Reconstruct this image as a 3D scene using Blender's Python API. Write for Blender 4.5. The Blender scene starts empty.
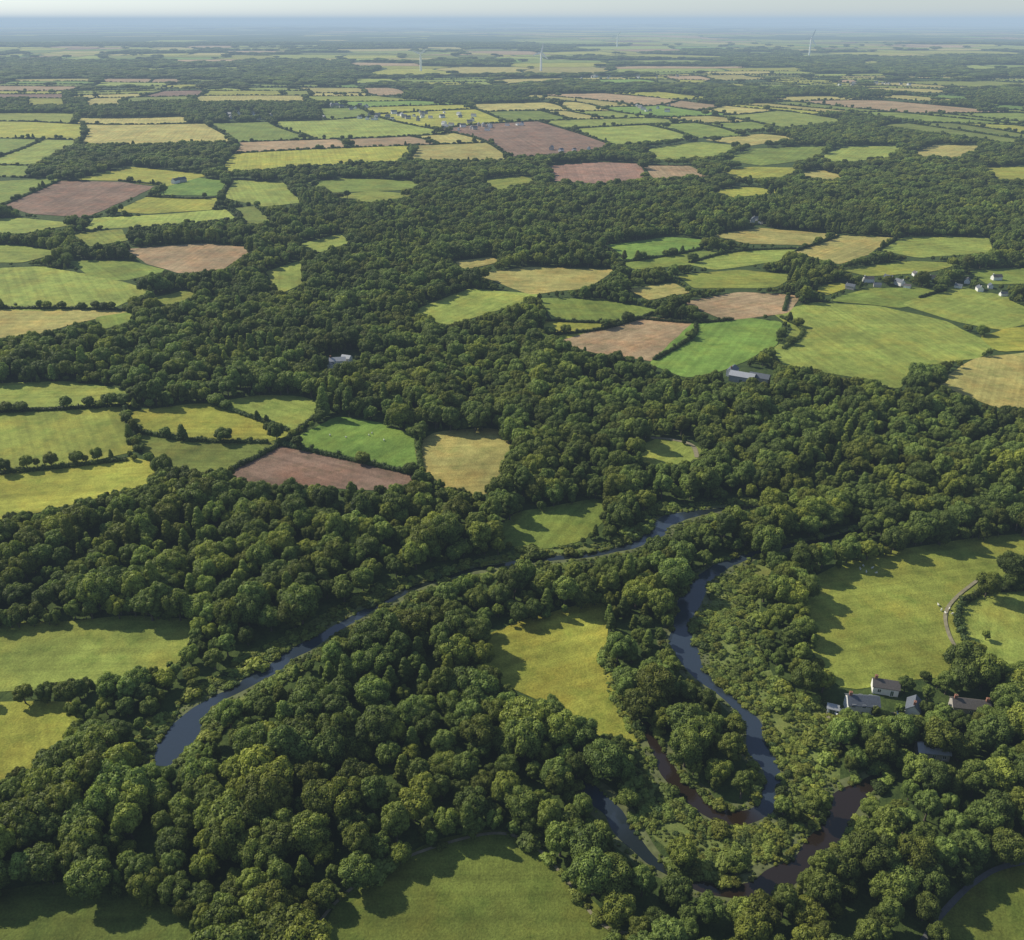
import bpy, bmesh, math, random
import numpy as np
from mathutils import Vector, noise, Matrix

random.seed(7); rng = np.random.default_rng(7)
scene = bpy.context.scene
COL = scene.collection

# ------------------------------------------------------------------ camera / survey
CH = 200.0; FPX = 887.0
P = math.atan(450.0 / FPX)
SP, CP = math.sin(P), math.cos(P)

def G(px, py):
    dx = (px - 512) / FPX; dy = (470 - py) / FPX
    vy = CP + dy * SP; vz = -SP + dy * CP
    t = CH / (-vz)
    return (t * dx, t * vy)

def PX(X, Y, Z):
    X = np.asarray(X, float); Y = np.asarray(Y, float); Z = np.asarray(Z, float)
    vz = Z - CH
    d = Y * CP - vz * SP
    u = Y * SP + vz * CP
    return 512 + FPX * X / d, 470 - FPX * u / d

cam = bpy.data.cameras.new("camera"); co = bpy.data.objects.new("camera", cam)
COL.objects.link(co); scene.camera = co
co.location = (0, 0, CH); co.rotation_euler = (math.pi / 2 - P, 0, 0)
cam.sensor_fit = 'HORIZONTAL'; cam.sensor_width = 36; cam.lens = FPX / 1024 * 36
cam.clip_start = 1; cam.clip_end = 200000
scene.view_settings.view_transform = 'Standard'
try: scene.view_settings.look = 'None'
except Exception: pass
scene.view_settings.exposure = 0

# ------------------------------------------------------------------ light
EL = math.radians(36); SH = Vector((0.86, -0.5)).normalized()
w = bpy.data.worlds.new("World"); scene.world = w; w.use_nodes = True
nt = w.node_tree; nt.nodes.clear()
sky = nt.nodes.new('ShaderNodeTexSky'); sky.sky_type = 'NISHITA'; sky.sun_disc = False
sky.sun_elevation = EL; sky.sun_rotation = math.atan2(-SH.x, -SH.y)
sky.air_density = 1.0; sky.dust_density = 0.2; sky.altitude = 200; sky.ozone_density = 3.0
hsv = nt.nodes.new('ShaderNodeHueSaturation'); hsv.inputs['Saturation'].default_value = 0.70
tint = nt.nodes.new('ShaderNodeMix'); tint.data_type = 'RGBA'; tint.blend_type = 'MULTIPLY'; tint.inputs[0].default_value = 1; tint.inputs[7].default_value = (0.87, 0.94, 1.05, 1)
bg = nt.nodes.new('ShaderNodeBackground'); bg.inputs[1].default_value = 0.122
wo = nt.nodes.new('ShaderNodeOutputWorld')
nt.links.new(sky.outputs[0], hsv.inputs['Color']); nt.links.new(hsv.outputs[0], tint.inputs[6]); nt.links.new(tint.outputs[2], bg.inputs[0]); nt.links.new(bg.outputs[0], wo.inputs[0])
sl = bpy.data.lights.new("sun", 'SUN'); sl.energy = 5.0; sl.angle = math.radians(0.5); sl.color = (1, 0.93, 0.76)
so = bpy.data.objects.new("sun", sl); COL.objects.link(so)
so.rotation_euler = Vector((SH.x * math.cos(EL), SH.y * math.cos(EL), -math.sin(EL))).to_track_quat('-Z', 'Y').to_euler()

# ------------------------------------------------------------------ materials
def newmat(name):
    m = bpy.data.materials.new(name); m.use_nodes = True
    nt = m.node_tree; b = nt.nodes['Principled BSDF']
    return m, nt, b
def N(nt, t, **k):
    n = nt.nodes.new(t)
    for a, v in k.items(): setattr(n, a, v)
    return n
def noise_node(nt, vec, scale, detail=4, rough=0.55):
    n = N(nt, 'ShaderNodeTexNoise'); n.inputs['Scale'].default_value = scale
    n.inputs['Detail'].default_value = detail; n.inputs['Roughness'].default_value = rough
    if vec is not None: nt.links.new(vec, n.inputs['Vector'])
    return n.outputs['Fac']
def maprange(nt, f, a, b, lo, hi):
    n = N(nt, 'ShaderNodeMapRange')
    n.inputs[1].default_value = a; n.inputs[2].default_value = b
    n.inputs[3].default_value = lo; n.inputs[4].default_value = hi
    nt.links.new(f, n.inputs[0]); return n.outputs[0]
def mathn(nt, op, a, b):
    n = N(nt, 'ShaderNodeMath', operation=op)
    for i, v in enumerate((a, b)):
        if isinstance(v, (int, float)): n.inputs[i].default_value = v
        else: nt.links.new(v, n.inputs[i])
    return n.outputs[0]
def mix(nt, f, a, b, bt='MIX'):
    n = N(nt, 'ShaderNodeMix', data_type='RGBA', blend_type=bt)
    if isinstance(f, (int, float)): n.inputs[0].default_value = f
    else: nt.links.new(f, n.inputs[0])
    for i, v in ((6, a), (7, b)):
        if isinstance(v, tuple): n.inputs[i].default_value = (*v, 1) if len(v) == 3 else v
        else: nt.links.new(v, n.inputs[i])
    return n.outputs[2]
def vscale(nt, col, f):
    n = N(nt, 'ShaderNodeVectorMath', operation='SCALE')
    nt.links.new(col, n.inputs[0]); nt.links.new(f, n.inputs['Scale']); return n.outputs[0]
def wpos(nt): return N(nt, 'ShaderNodeNewGeometry').outputs['Position']

def simple(name, col, rough=0.8, var=0.15, scale=1.0, metal=0):
    m, nt, b = newmat(name)
    f = noise_node(nt, wpos(nt), scale, 5)
    s = maprange(nt, f, 0.25, 0.75, 1 - var, 1 + var)
    rgb = N(nt, 'ShaderNodeRGB'); rgb.outputs[0].default_value = (*col, 1)
    nt.links.new(vscale(nt, rgb.outputs[0], s), b.inputs['Base Color'])
    b.inputs['Roughness'].default_value = rough; b.inputs['Metallic'].default_value = metal
    return m

def field_material():
    m, nt, b = newmat("field_grass")
    at = N(nt, 'ShaderNodeAttribute', attribute_name='tint').outputs['Color']
    uv = N(nt, 'ShaderNodeUVMap', uv_map='rows').outputs[0]
    p = wpos(nt)
    big = maprange(nt, noise_node(nt, p, 0.022, 5, .6), 0.3, 0.7, 0.72, 1.27)
    med = maprange(nt, noise_node(nt, p, 0.16, 5, 0.65), 0.3, 0.7, 0.78, 1.22)
    fine = maprange(nt, noise_node(nt, p, 1.6, 4, 0.7), 0.3, 0.7, 0.70, 1.30)
    mp = N(nt, 'ShaderNodeMapping'); mp.inputs['Scale'].default_value = (0.004, 0.30, 1)
    nt.links.new(uv, mp.inputs[0])
    st = maprange(nt, noise_node(nt, mp.outputs[0], 1.0, 3), 0.35, 0.65, 0.86, 1.12)
    s = mathn(nt, 'MULTIPLY', mathn(nt, 'MULTIPLY', big, med), mathn(nt, 'MULTIPLY', fine, st))
    c = vscale(nt, at, s)
    pf = maprange(nt, noise_node(nt, p, 0.035, 5, 0.65), 0.46, 0.70, 0, 0.65)
    c = mix(nt, pf, c, mix(nt, 1.0, c, (1.32, 1.0, 0.85), 'MULTIPLY'))
    pg = maprange(nt, noise_node(nt, p, 0.09, 6, 0.7), 0.50, 0.66, 0, 0.65)
    c = mix(nt, pg, c, mix(nt, 1.0, c, (0.58, 0.72, 0.62), 'MULTIPLY'))
    nt.links.new(c, b.inputs['Base Color']); b.inputs['Roughness'].default_value = 0.9
    b.inputs['Specular IOR Level'].default_value = 0.1
    bp = N(nt, 'ShaderNodeBump'); bp.inputs['Strength'].default_value = 0.6; bp.inputs['Distance'].default_value = 0.6
    nt.links.new(noise_node(nt, p, 0.8, 5, 0.7), bp.inputs['Height']); nt.links.new(bp.outputs[0], b.inputs['Normal'])
    return m
M_FIELD = field_material()

def ground_material():
    m, nt, b = newmat("forest_floor")
    p = wpos(nt)
    c = mix(nt, maprange(nt, noise_node(nt, p, 0.25, 6, 0.65), 0.35, 0.65, 0, 1), (0.038, 0.062, 0.018), (0.090, 0.125, 0.030))
    c = mix(nt, maprange(nt, noise_node(nt, p, 0.0016, 6, 0.6), 0.4, 0.65, 0, 0.6), c, (0.028, 0.050, 0.022))
    nt.links.new(c, b.inputs['Base Color']); b.inputs['Roughness'].default_value = 0.95
    b.inputs['Specular IOR Level'].default_value = 0.1
    bp = N(nt, 'ShaderNodeBump'); bp.inputs['Strength'].default_value = 0.8; bp.inputs['Distance'].default_value = 0.8
    nt.links.new(noise_node(nt, p, 0.6, 6, 0.7), bp.inputs['Height']); nt.links.new(bp.outputs[0], b.inputs['Normal'])
    return m
M_GROUND = ground_material()
def hill_material():
    m, nt, b = newmat("hill_woodland")
    n = noise_node(nt, wpos(nt), 0.0012, 6, 0.7)
    c = mix(nt, maprange(nt, n, 0.50, 0.56, 0, 1), (0.020, 0.034, 0.018), (0.20, 0.22, 0.08))
    nt.links.new(c, b.inputs['Base Color']); b.inputs['Roughness'].default_value = 1.0
    return m
M_HILL = hill_material()

def leaf_material(name, dark, light, warm):
    m, nt, b = newmat(name)
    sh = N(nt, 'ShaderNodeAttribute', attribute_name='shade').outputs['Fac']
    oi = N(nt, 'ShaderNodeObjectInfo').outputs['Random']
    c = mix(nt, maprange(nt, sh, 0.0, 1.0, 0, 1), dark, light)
    patch = maprange(nt, noise_node(nt, wpos(nt), 0.02, 3), 0.40, 0.65, -0.25, 0.40)
    wf = N(nt, 'ShaderNodeMath', operation='ADD', use_clamp=True)
    nt.links.new(maprange(nt, oi, 0.40, 1.0, 0, 0.95), wf.inputs[0]); nt.links.new(patch, wf.inputs[1])
    c = mix(nt, wf.outputs[0], c, mix(nt, 1.0, c, warm, 'MULTIPLY'))
    pf = maprange(nt, noise_node(nt, wpos(nt), 0.012, 3), 0.35, 0.65, 0.8, 1.22)
    rnd = N(nt, 'ShaderNodeMath', operation='FRACT')
    nt.links.new(mathn(nt, 'MULTIPLY', oi, 7.31), rnd.inputs[0])
    c = vscale(nt, c, mathn(nt, 'MULTIPLY', pf, maprange(nt, rnd.outputs[0], 0, 1, 0.64, 1.46)))
    nt.links.new(c, b.inputs['Base Color']); b.inputs['Roughness'].default_value = 0.6
    b.inputs['Specular IOR Level'].default_value = 0.2
    tr = N(nt, 'ShaderNodeBsdfTranslucent')
    nt.links.new(mix(nt, 1.0, c, (1.35, 1.4, 0.5), 'MULTIPLY'), tr.inputs[0])
    ms = N(nt, 'ShaderNodeMixShader'); ms.inputs[0].default_value = 0.25
    nt.links.new(b.outputs[0], ms.inputs[1]); nt.links.new(tr.outputs[0], ms.inputs[2])
    nt.links.new(ms.outputs[0], nt.nodes['Material Output'].inputs['Surface'])
    return m
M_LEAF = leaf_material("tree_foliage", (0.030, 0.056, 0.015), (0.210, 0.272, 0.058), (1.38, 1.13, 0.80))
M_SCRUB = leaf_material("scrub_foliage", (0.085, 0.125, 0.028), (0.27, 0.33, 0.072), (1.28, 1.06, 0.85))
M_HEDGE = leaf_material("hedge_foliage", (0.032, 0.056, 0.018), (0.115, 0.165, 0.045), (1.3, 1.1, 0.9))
M_BARK = simple("tree_bark", (0.10, 0.08, 0.06), 0.9, 0.35, 3)

def water_material():
    m, nt, b = newmat("river_water")
    at = N(nt, 'ShaderNodeAttribute', attribute_name='tint').outputs['Color']
    nt.links.new(at, b.inputs['Base Color'])
    b.inputs['Roughness'].default_value = 0.04; b.inputs['IOR'].default_value = 1.33
    b.inputs['Specular IOR Level'].default_value = 1.0
    bp = N(nt, 'ShaderNodeBump'); bp.inputs['Strength'].default_value = 0.4; bp.inputs['Distance'].default_value = 0.1
    nt.links.new(noise_node(nt, wpos(nt), 0.9, 5), bp.inputs['Height']); nt.links.new(bp.outputs[0], b.inputs['Normal'])
    return m
M_WATER = water_material()
M_MUD = simple("river_bank_mud", (0.110, 0.125, 0.042), 0.9, 0.5, 0.4)
M_TRACK = simple("dirt_track", (0.24, 0.21, 0.13), 0.95, 0.35, 0.5)
M_ASPH = simple("lane_asphalt", (0.10, 0.10, 0.10), 0.9, 0.2, 1.5)
M_WHITE = simple("white_render", (0.76, 0.75, 0.72), 0.8, 0.08, 2)
M_STONE = simple("grey_stone", (0.40, 0.37, 0.33), 0.9, 0.25, 3)
M_SLATE = simple("slate_roof", (0.10, 0.112, 0.135), 0.6, 0.3, 2.5)
M_TILE = simple("dark_tile_roof", (0.105, 0.092, 0.085), 0.75, 0.3, 2.5)
M_METAL = simple("grey_sheet_metal", (0.36, 0.37, 0.39), 0.5, 0.12, 1.2)
M_GLASS = simple("dark_window_glass", (0.03, 0.04, 0.05), 0.08, 0.1, 1)
M_FRAME = simple("white_paint", (0.84, 0.84, 0.83), 0.5, 0.03, 2)
M_DOOR = simple("dark_green_door_paint", (0.05, 0.10, 0.07), 0.5, 0.1, 2)
M_BRICK = simple("red_brick", (0.30, 0.14, 0.09), 0.9, 0.25, 6)
M_WOOL = simple("sheep_wool", (0.70, 0.67, 0.58), 0.95, 0.12, 6)
M_RUBBER = simple("black_rubber", (0.02, 0.02, 0.02), 0.9, 0.1, 4)
M_CARW = simple("white_car_paint", (0.75, 0.75, 0.75), 0.3, 0.03, 1)
M_CARB = simple("blue_car_paint", (0.08, 0.14, 0.28), 0.3, 0.03, 1)

# ------------------------------------------------------------------ helpers
def mkobj(name, mesh, parent=None, **props):
    o = bpy.data.objects.new(name, mesh); COL.objects.link(o)
    if parent: o.parent = parent
    for k, v in props.items(): o[k] = v
    return o
def pymesh(name, v, f, mats=(), mi=None, smooth=False):
    me = bpy.data.meshes.new(name); me.from_pydata([tuple(a) for a in v], [], [tuple(a) for a in f])
    for m in mats: me.materials.append(m)
    if mi is not None: me.polygons.foreach_set('material_index', mi)
    if smooth: me.polygons.foreach_set('use_smooth', [True] * len(me.polygons))
    me.update(); return me

# survey masks (which ground is open land)
MX0, MY0 = -500, 15; MW, MHh = 2024, 1200; YS = 2
prot = np.zeros((MHh * YS, MW), bool); nobase = np.zeros_like(prot); fieldmask = np.zeros_like(prot)
def raster(poly, mask):
    p = np.array(poly, float).copy(); p[:, 0] -= MX0; p[:, 1] = (p[:, 1] - MY0) * YS
    x0 = int(max(0, p[:, 0].min())); x1 = int(min(MW - 1, p[:, 0].max() + 1))
    y0 = int(max(0, p[:, 1].min())); y1 = int(min(MHh * YS - 1, p[:, 1].max() + 1))
    if x1 <= x0 or y1 <= y0: return
    xs = np.arange(x0, x1) + .5; ys = np.arange(y0, y1) + .5
    XX, YY = np.meshgrid(xs, ys); ins = np.zeros(XX.shape, bool)
    n = len(p)
    for i in range(n):
        ax, ay = p[i]; bx, by = p[(i + 1) % n]
        if ay == by: continue
        c = ((ay > YY) != (by > YY)) & (XX < (bx - ax) * (YY - ay) / (by - ay) + ax)
        ins ^= c
    mask[y0:y1, x0:x1] |= ins
def look(mask, px, py):
    ix = np.round(px - MX0).astype(int); iy = np.round((py - MY0) * YS).astype(int)
    ok = (ix >= 0) & (ix < MW) & (iy >= 0) & (iy < MHh * YS)
    r = np.zeros(np.shape(px), bool)
    r[ok] = mask[iy[ok], ix[ok]]; return r

# ------------------------------------------------------------------ fields
GR=(.185,.236,.046); LG=(.258,.306,.064); YG=(.300,.305,.052); HY=(.370,.330,.105); TN=(.36,.26,.145)
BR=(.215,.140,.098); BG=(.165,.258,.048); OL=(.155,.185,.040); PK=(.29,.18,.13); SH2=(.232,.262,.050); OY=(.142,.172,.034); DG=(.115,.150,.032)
FIELDS = [
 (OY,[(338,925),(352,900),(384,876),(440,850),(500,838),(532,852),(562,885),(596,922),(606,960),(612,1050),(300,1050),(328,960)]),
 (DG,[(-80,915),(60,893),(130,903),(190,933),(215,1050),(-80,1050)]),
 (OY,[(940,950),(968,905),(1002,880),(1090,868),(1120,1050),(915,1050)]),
 (YG,[(488,640),(530,624),(600,606),(598,650),(603,690),(625,722),(634,742),(614,738),(578,708),(545,694),(500,676)]),
 (SH2,[(808,588),(850,566),(900,554),(960,545),(1030,537),(1090,540),(1090,566),(1020,572),(985,580),(962,600),(952,622),(962,645),(950,668),(890,676),(842,684),(822,650),(812,615)]),
 (LG,[(970,603),(1000,594),(1090,588),(1090,672),(1010,662),(976,645),(964,625)]),
 (LG,[(-80,632),(60,628),(130,620),(190,626),(184,645),(160,668),(100,678),(40,684),(-80,688)]),
 (YG,[(-80,712),(30,708),(75,710),(62,735),(30,758),(8,775),(-80,805)]),
 (GR,[(496,540),(520,516),(560,508),(604,502),(602,514),(580,537),(540,546)]),
 (BR,[(232,471),(278,447),(345,460),(414,478),(404,488),(330,485),(262,486)]),
 (BG,[(288,444),(338,417),(375,423),(415,438),(418,455),(412,473),(345,458),(290,447)]),
 (HY,[(421,448),(438,434),(494,431),(508,450),(502,472),(480,494),(443,483),(424,466)]),
 (YG,[(132,412),(190,405),(212,405),(250,418),(290,434),(270,441),(190,440),(137,430)]),
 (OL,[(140,433),(190,442),(274,444),(230,469),(190,469),(150,453)]),
 (LG,[(213,403),(260,396),(302,397),(324,407),(292,431),(254,418)]),
 (LG,[(-80,388),(60,384),(114,390),(125,405),(60,409),(-80,416)]),
 (SH2,[(-80,418),(60,411),(124,408),(127,430),(135,451),(90,460),(40,466),(-80,476)]),
 (YG,[(-80,480),(60,470),(128,460),(150,466),(143,483),(100,494),(40,510),(-80,530)]),
 (LG,[(-80,274),(40,269),(92,277),(146,290),(110,306),(50,309),(-80,307)]),
 (HY,[(-80,312),(60,310),(130,311),(72,323),(40,332),(-80,345)]),
 (GR,[(70,262),(130,262),(165,271),(122,280),(92,276)]),
 (TN,[(130,250),(200,245),(250,249),(220,269),(180,272),(148,263)]),
 (LG,[(415,312),(470,291),(535,296),(508,306),(450,323)]),
 (HY,[(480,275),(530,268),(612,271),(586,287),(530,293)]),
 (GR,[(543,300),(600,301),(655,311),(632,322),(558,320)]),
 (YG,[(548,322),(615,324),(575,337),(546,334)]),
 (TN,[(563,342),(640,319),(688,324),(692,338),(656,359),(600,351)]),
 (BG,[(656,362),(696,325),(735,320),(778,325),(770,346),(722,368),(688,374)]),
 (LG,[(780,316),(820,307),(880,311),(940,324),(986,346),(970,356),(914,363),(897,384),(860,374),(790,363),(780,350),(801,331)]),
 (BG,[(606,246),(670,238),(712,242),(682,253),(625,259)]),
 (GR,[(622,262),(690,252),(732,253),(702,263),(638,269)]),
 (LG,[(690,264),(730,252),(796,248),(777,261),(718,269)]),
 (SH2,[(680,276),(740,271),(792,276),(774,287),(698,288)]),
 (HY,[(716,236),(760,229),(834,235),(814,245),(748,243)]),
 (HY,[(798,252),(842,237),(892,239),(872,253),(840,263)]),
 (LG,[(882,250),(908,238),(985,239),(990,252),(920,257)]),
 (TN,[(688,303),(740,294),(795,297),(784,312),(728,319)]),
 (GR,[(832,300),(870,289),(930,289),(944,297),(900,307)]),
 (LG,[(908,305),(956,289),(1010,299),(1045,316),(1000,328),(960,321)]),
 (HY,[(942,383),(980,361),(1090,350),(1090,403),(1000,405)]),
 (GR,[(972,271),(1090,267),(1090,282),(990,284)]),
 (LG,[(636,452),(665,440),(697,450),(690,462),(655,464)]),
 (BR,[(3,205),(60,181),(120,182),(155,187),(132,198),(85,218),(30,214)]),
 (YG,[(75,180),(130,167),(210,175),(165,187),(120,181)]),
 (BG,[(148,195),(190,177),(228,181),(217,196)]),
 (LG,[(224,198),(234,180),(284,183),(302,203),(262,207)]),
 (YG,[(113,212),(147,197),(218,198),(212,210),(150,214)]),
 (GR,[(-80,186),(58,178),(58,181),(0,204),(-80,204)]),
 (PK,[(550,166),(600,162),(640,164),(647,178),(600,184),(552,181)]),
 (TN,[(643,166),(690,166),(710,176),(655,180)]),
 (YG,[(712,191),(750,187),(790,192),(730,198)]),
 (LG,[(266,273),(302,262),(302,283),(282,292)]),
 (LG,[(302,244),(340,235),(348,243),(320,252)]),
 (LG,[(-80,222),(20,219),(75,224),(20,233),(-80,232)]),
 (SH2,[(75,235),(120,230),(128,240),(90,246)]),
 (YG,[(985,168),(1090,164),(1090,178),(1000,180)]),
 (SH2,[(152,299),(186,291),(198,297),(165,306)]),
 (GR,[(98,318),(132,313),(128,322),(102,329)]),
 (YG,[(812,289),(838,283),(850,287),(828,295)]),
 (SH2,[(330,196),(372,191),(420,195),(372,203)]),
 (HY,[(455,262),(490,258),(500,262),(466,269)]),
 (LG,[(-80,248),(10,246),(60,252),(20,262),(-80,262)]),
 (GR,[(305,183),(350,178),(425,182),(415,190),(330,193)]),
 (HY,[(630,290),(672,284),(690,292),(650,300)]),
 (SH2,[(845,270),(905,262),(960,264),(930,272),(870,276)]),
 (YG,[(985,338),(1010,330),(1090,326),(1090,345),(1000,350)]),
 (LG,[(640,150),(700,142),(742,146),(716,157),(660,160)]),
 (HY,[(704,140),(760,134),(800,138),(750,146)]),
 (GR,[(722,160),(752,149),(830,146),(812,160),(760,166)]),
 (YG,[(716,172),(752,167),(806,168),(780,178),(735,179)]),
 (SH2,[(470,182),(520,176),(545,182),(500,190)]),
 (LG,[(818,158),(845,147),(905,146),(890,158),(840,163)]),
 (HY,[(905,156),(935,145),(985,146),(960,158)]),
]
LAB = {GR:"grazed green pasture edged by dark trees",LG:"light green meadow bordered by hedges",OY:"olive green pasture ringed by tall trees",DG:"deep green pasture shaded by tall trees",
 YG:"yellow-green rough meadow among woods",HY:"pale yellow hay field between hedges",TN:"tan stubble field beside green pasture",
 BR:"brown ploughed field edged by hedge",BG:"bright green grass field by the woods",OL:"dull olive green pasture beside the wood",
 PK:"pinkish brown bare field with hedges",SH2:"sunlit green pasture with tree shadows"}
def subdiv_loop(pts, maxlen, jit, expand=0):
    out = []
    n = len(pts)
    for i in range(n):
        a = Vector(pts[i]); b = Vector(pts[(i + 1) % n])
        k = max(1, int((b - a).length / maxlen))
        for j in range(k):
            q = a.lerp(b, j / k)
            nv = noise.noise_vector(Vector((q.x * .05, q.y * .05, 3.1)))
            out.append((q.x + nv.x * jit, q.y + nv.y * jit))
    arr = np.array(out); arr = (np.roll(arr, 1, 0) + 2 * arr + np.roll(arr, -1, 0)) / 4
    if expand:
        A = sum(arr[i - 1][0] * arr[i][1] - arr[i][0] * arr[i - 1][1] for i in range(len(arr)))
        T = np.roll(arr, -1, 0) - np.roll(arr, 1, 0); T /= np.linalg.norm(T, axis=1)[:, None] + 1e-9
        nr = np.stack([T[:, 1], -T[:, 0]], 1) * (1 if A > 0 else -1); arr = arr + nr * expand
    return [tuple(a) for a in arr]
def add_mesh_attrs(me, polycols, polyang):
    ca = me.color_attributes.new('tint', 'FLOAT_COLOR', 'CORNER')
    uv = me.uv_layers.new(name='rows')
    for p in me.polygons:
        c = polycols[p.index]; a = polyang[p.index]; ca_, sa_ = math.cos(a), math.sin(a)
        off = 137.0 * (p.index + 1) + a * 900
        for li in p.loop_indices:
            v = me.vertices[me.loops[li].vertex_index].co
            ca.data[li].color = (*c, 1)
            uv.data[li].uv = (v.x * ca_ + v.y * sa_ + off, -v.x * sa_ + v.y * ca_ + off)
for i, (c, pp) in enumerate(FIELDS):
    mid = (sum(q[0] for q in pp) / len(pp), sum(q[1] for q in pp) / len(pp))
    if 225 < mid[1] < 400: pp = [(mid[0] + (q[0] - mid[0]) * 1.07, mid[1] + (q[1] - mid[1]) * 1.12) for q in pp]
    raster(pp, prot); raster(pp, fieldmask)
    wp = [G(*q) for q in pp]
    d = np.mean([q[1] for q in wp])
    loop = subdiv_loop(wp, 2.5 + d * .003, 1.0 + d * .001, 3.5 if d < 420 else (1.5 if d < 700 else 0))
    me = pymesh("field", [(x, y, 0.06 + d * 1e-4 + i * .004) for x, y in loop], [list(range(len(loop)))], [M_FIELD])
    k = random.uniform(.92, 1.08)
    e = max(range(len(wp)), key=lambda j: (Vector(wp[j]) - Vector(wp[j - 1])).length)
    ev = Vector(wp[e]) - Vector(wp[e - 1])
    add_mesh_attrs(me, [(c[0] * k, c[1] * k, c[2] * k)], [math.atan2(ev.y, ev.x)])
    mkobj("field", me, kind="structure", label=LAB[c], category="field")

# far farmland mosaic (recursive parcel subdivision)
ZN = [
 (0.04, [(225,245),(330,216),(430,206),(520,196),(700,190),(830,188),(1200,190),(1200,262),(980,237),(760,226),(600,240),(480,272),(330,300),(200,300),(-200,262),(-200,215),(100,222)]),
 (0.12, [(-200,100),(250,100),(400,104),(430,124),(300,122),(150,118),(60,126),(-200,134)]),
 (0.12, [(380,86),(600,84),(800,87),(1200,85),(1200,96),(800,98),(560,98),(420,104)]),
 (0.12, [(-200,62),(300,60),(400,72),(300,80),(-200,80)]),
 (0.12, [(560,58),(800,55),(1200,60),(1200,68),(800,66),(600,66)]),
 (0.12, [(-200,38),(400,36),(500,42),(300,47),(-200,48)]),
 (0.12, [(430,122),(500,128),(550,132),(540,138),(470,133)]),
 (0.10, [(800,170),(1200,168),(1200,190),(800,190)]),
]
zm = []
for pr, pl in ZN:
    mk = np.zeros_like(prot); raster(pl, mk); zm.append((pr, mk))
cells = []
RA = math.radians(14)
def fr(u, v): return (u * math.cos(RA) - v * math.sin(RA), u * math.sin(RA) + v * math.cos(RA))
def target(Y): return 90 + 0.036 * Y
def bsp(u0, v0, u1, v1):
    cx, cy = fr((u0 + u1) / 2, (v0 + v1) / 2); ext = max(u1 - u0, v1 - v0)
    if cy + ext < 850 or cy - ext > 34000: return
    if abs(cx) - ext > 0.68 * (cy + ext) + 60: return
    yy = max(900, cy)
    s = target(yy) * (1.08 + 0.9 * noise.noise(Vector((cx / (5 * target(yy)), cy / (5 * target(yy)), 4)))); du, dv = u1 - u0, v1 - v0
    if max(du, dv) > 1.9 * s or (du * dv > 1.0 * s * s and random.random() < .62):
        r = random.uniform(.28, .72)
        if du * random.uniform(.65, 1.5) > dv:
            m = u0 + du * r; bsp(u0, v0, m, v1); bsp(m, v0, u1, v1)
        else:
            m = v0 + dv * r; bsp(u0, v0, u1, m); bsp(u0, m, u1, v1)
    else: cells.append((u0, v0, u1, v1))
bsp(-36000, -12000, 36000, 42000)
def warp(x, y):
    n1 = noise.noise_vector(Vector((x / 420, y / 420, 0))); n2 = noise.noise_vector(Vector((x / 2000, y / 2000, 5)))
    k = 1 + y / 4000
    return (x + n1.x * 85 * k + n2.x * 480, y + n1.y * 85 * k + n2.y * 480)
fv, ff, fcol, fang = [], [], [], []
hedge_pts = []
pal = [(GR,2.4),(LG,5),(YG,5),(HY,5),(TN,2.8),(BR,.6),(BG,1.4),(SH2,3),(OL,2),(PK,.4)]
pcs = [p[0] for p in pal]; pws = [p[1] for p in pal]
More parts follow.
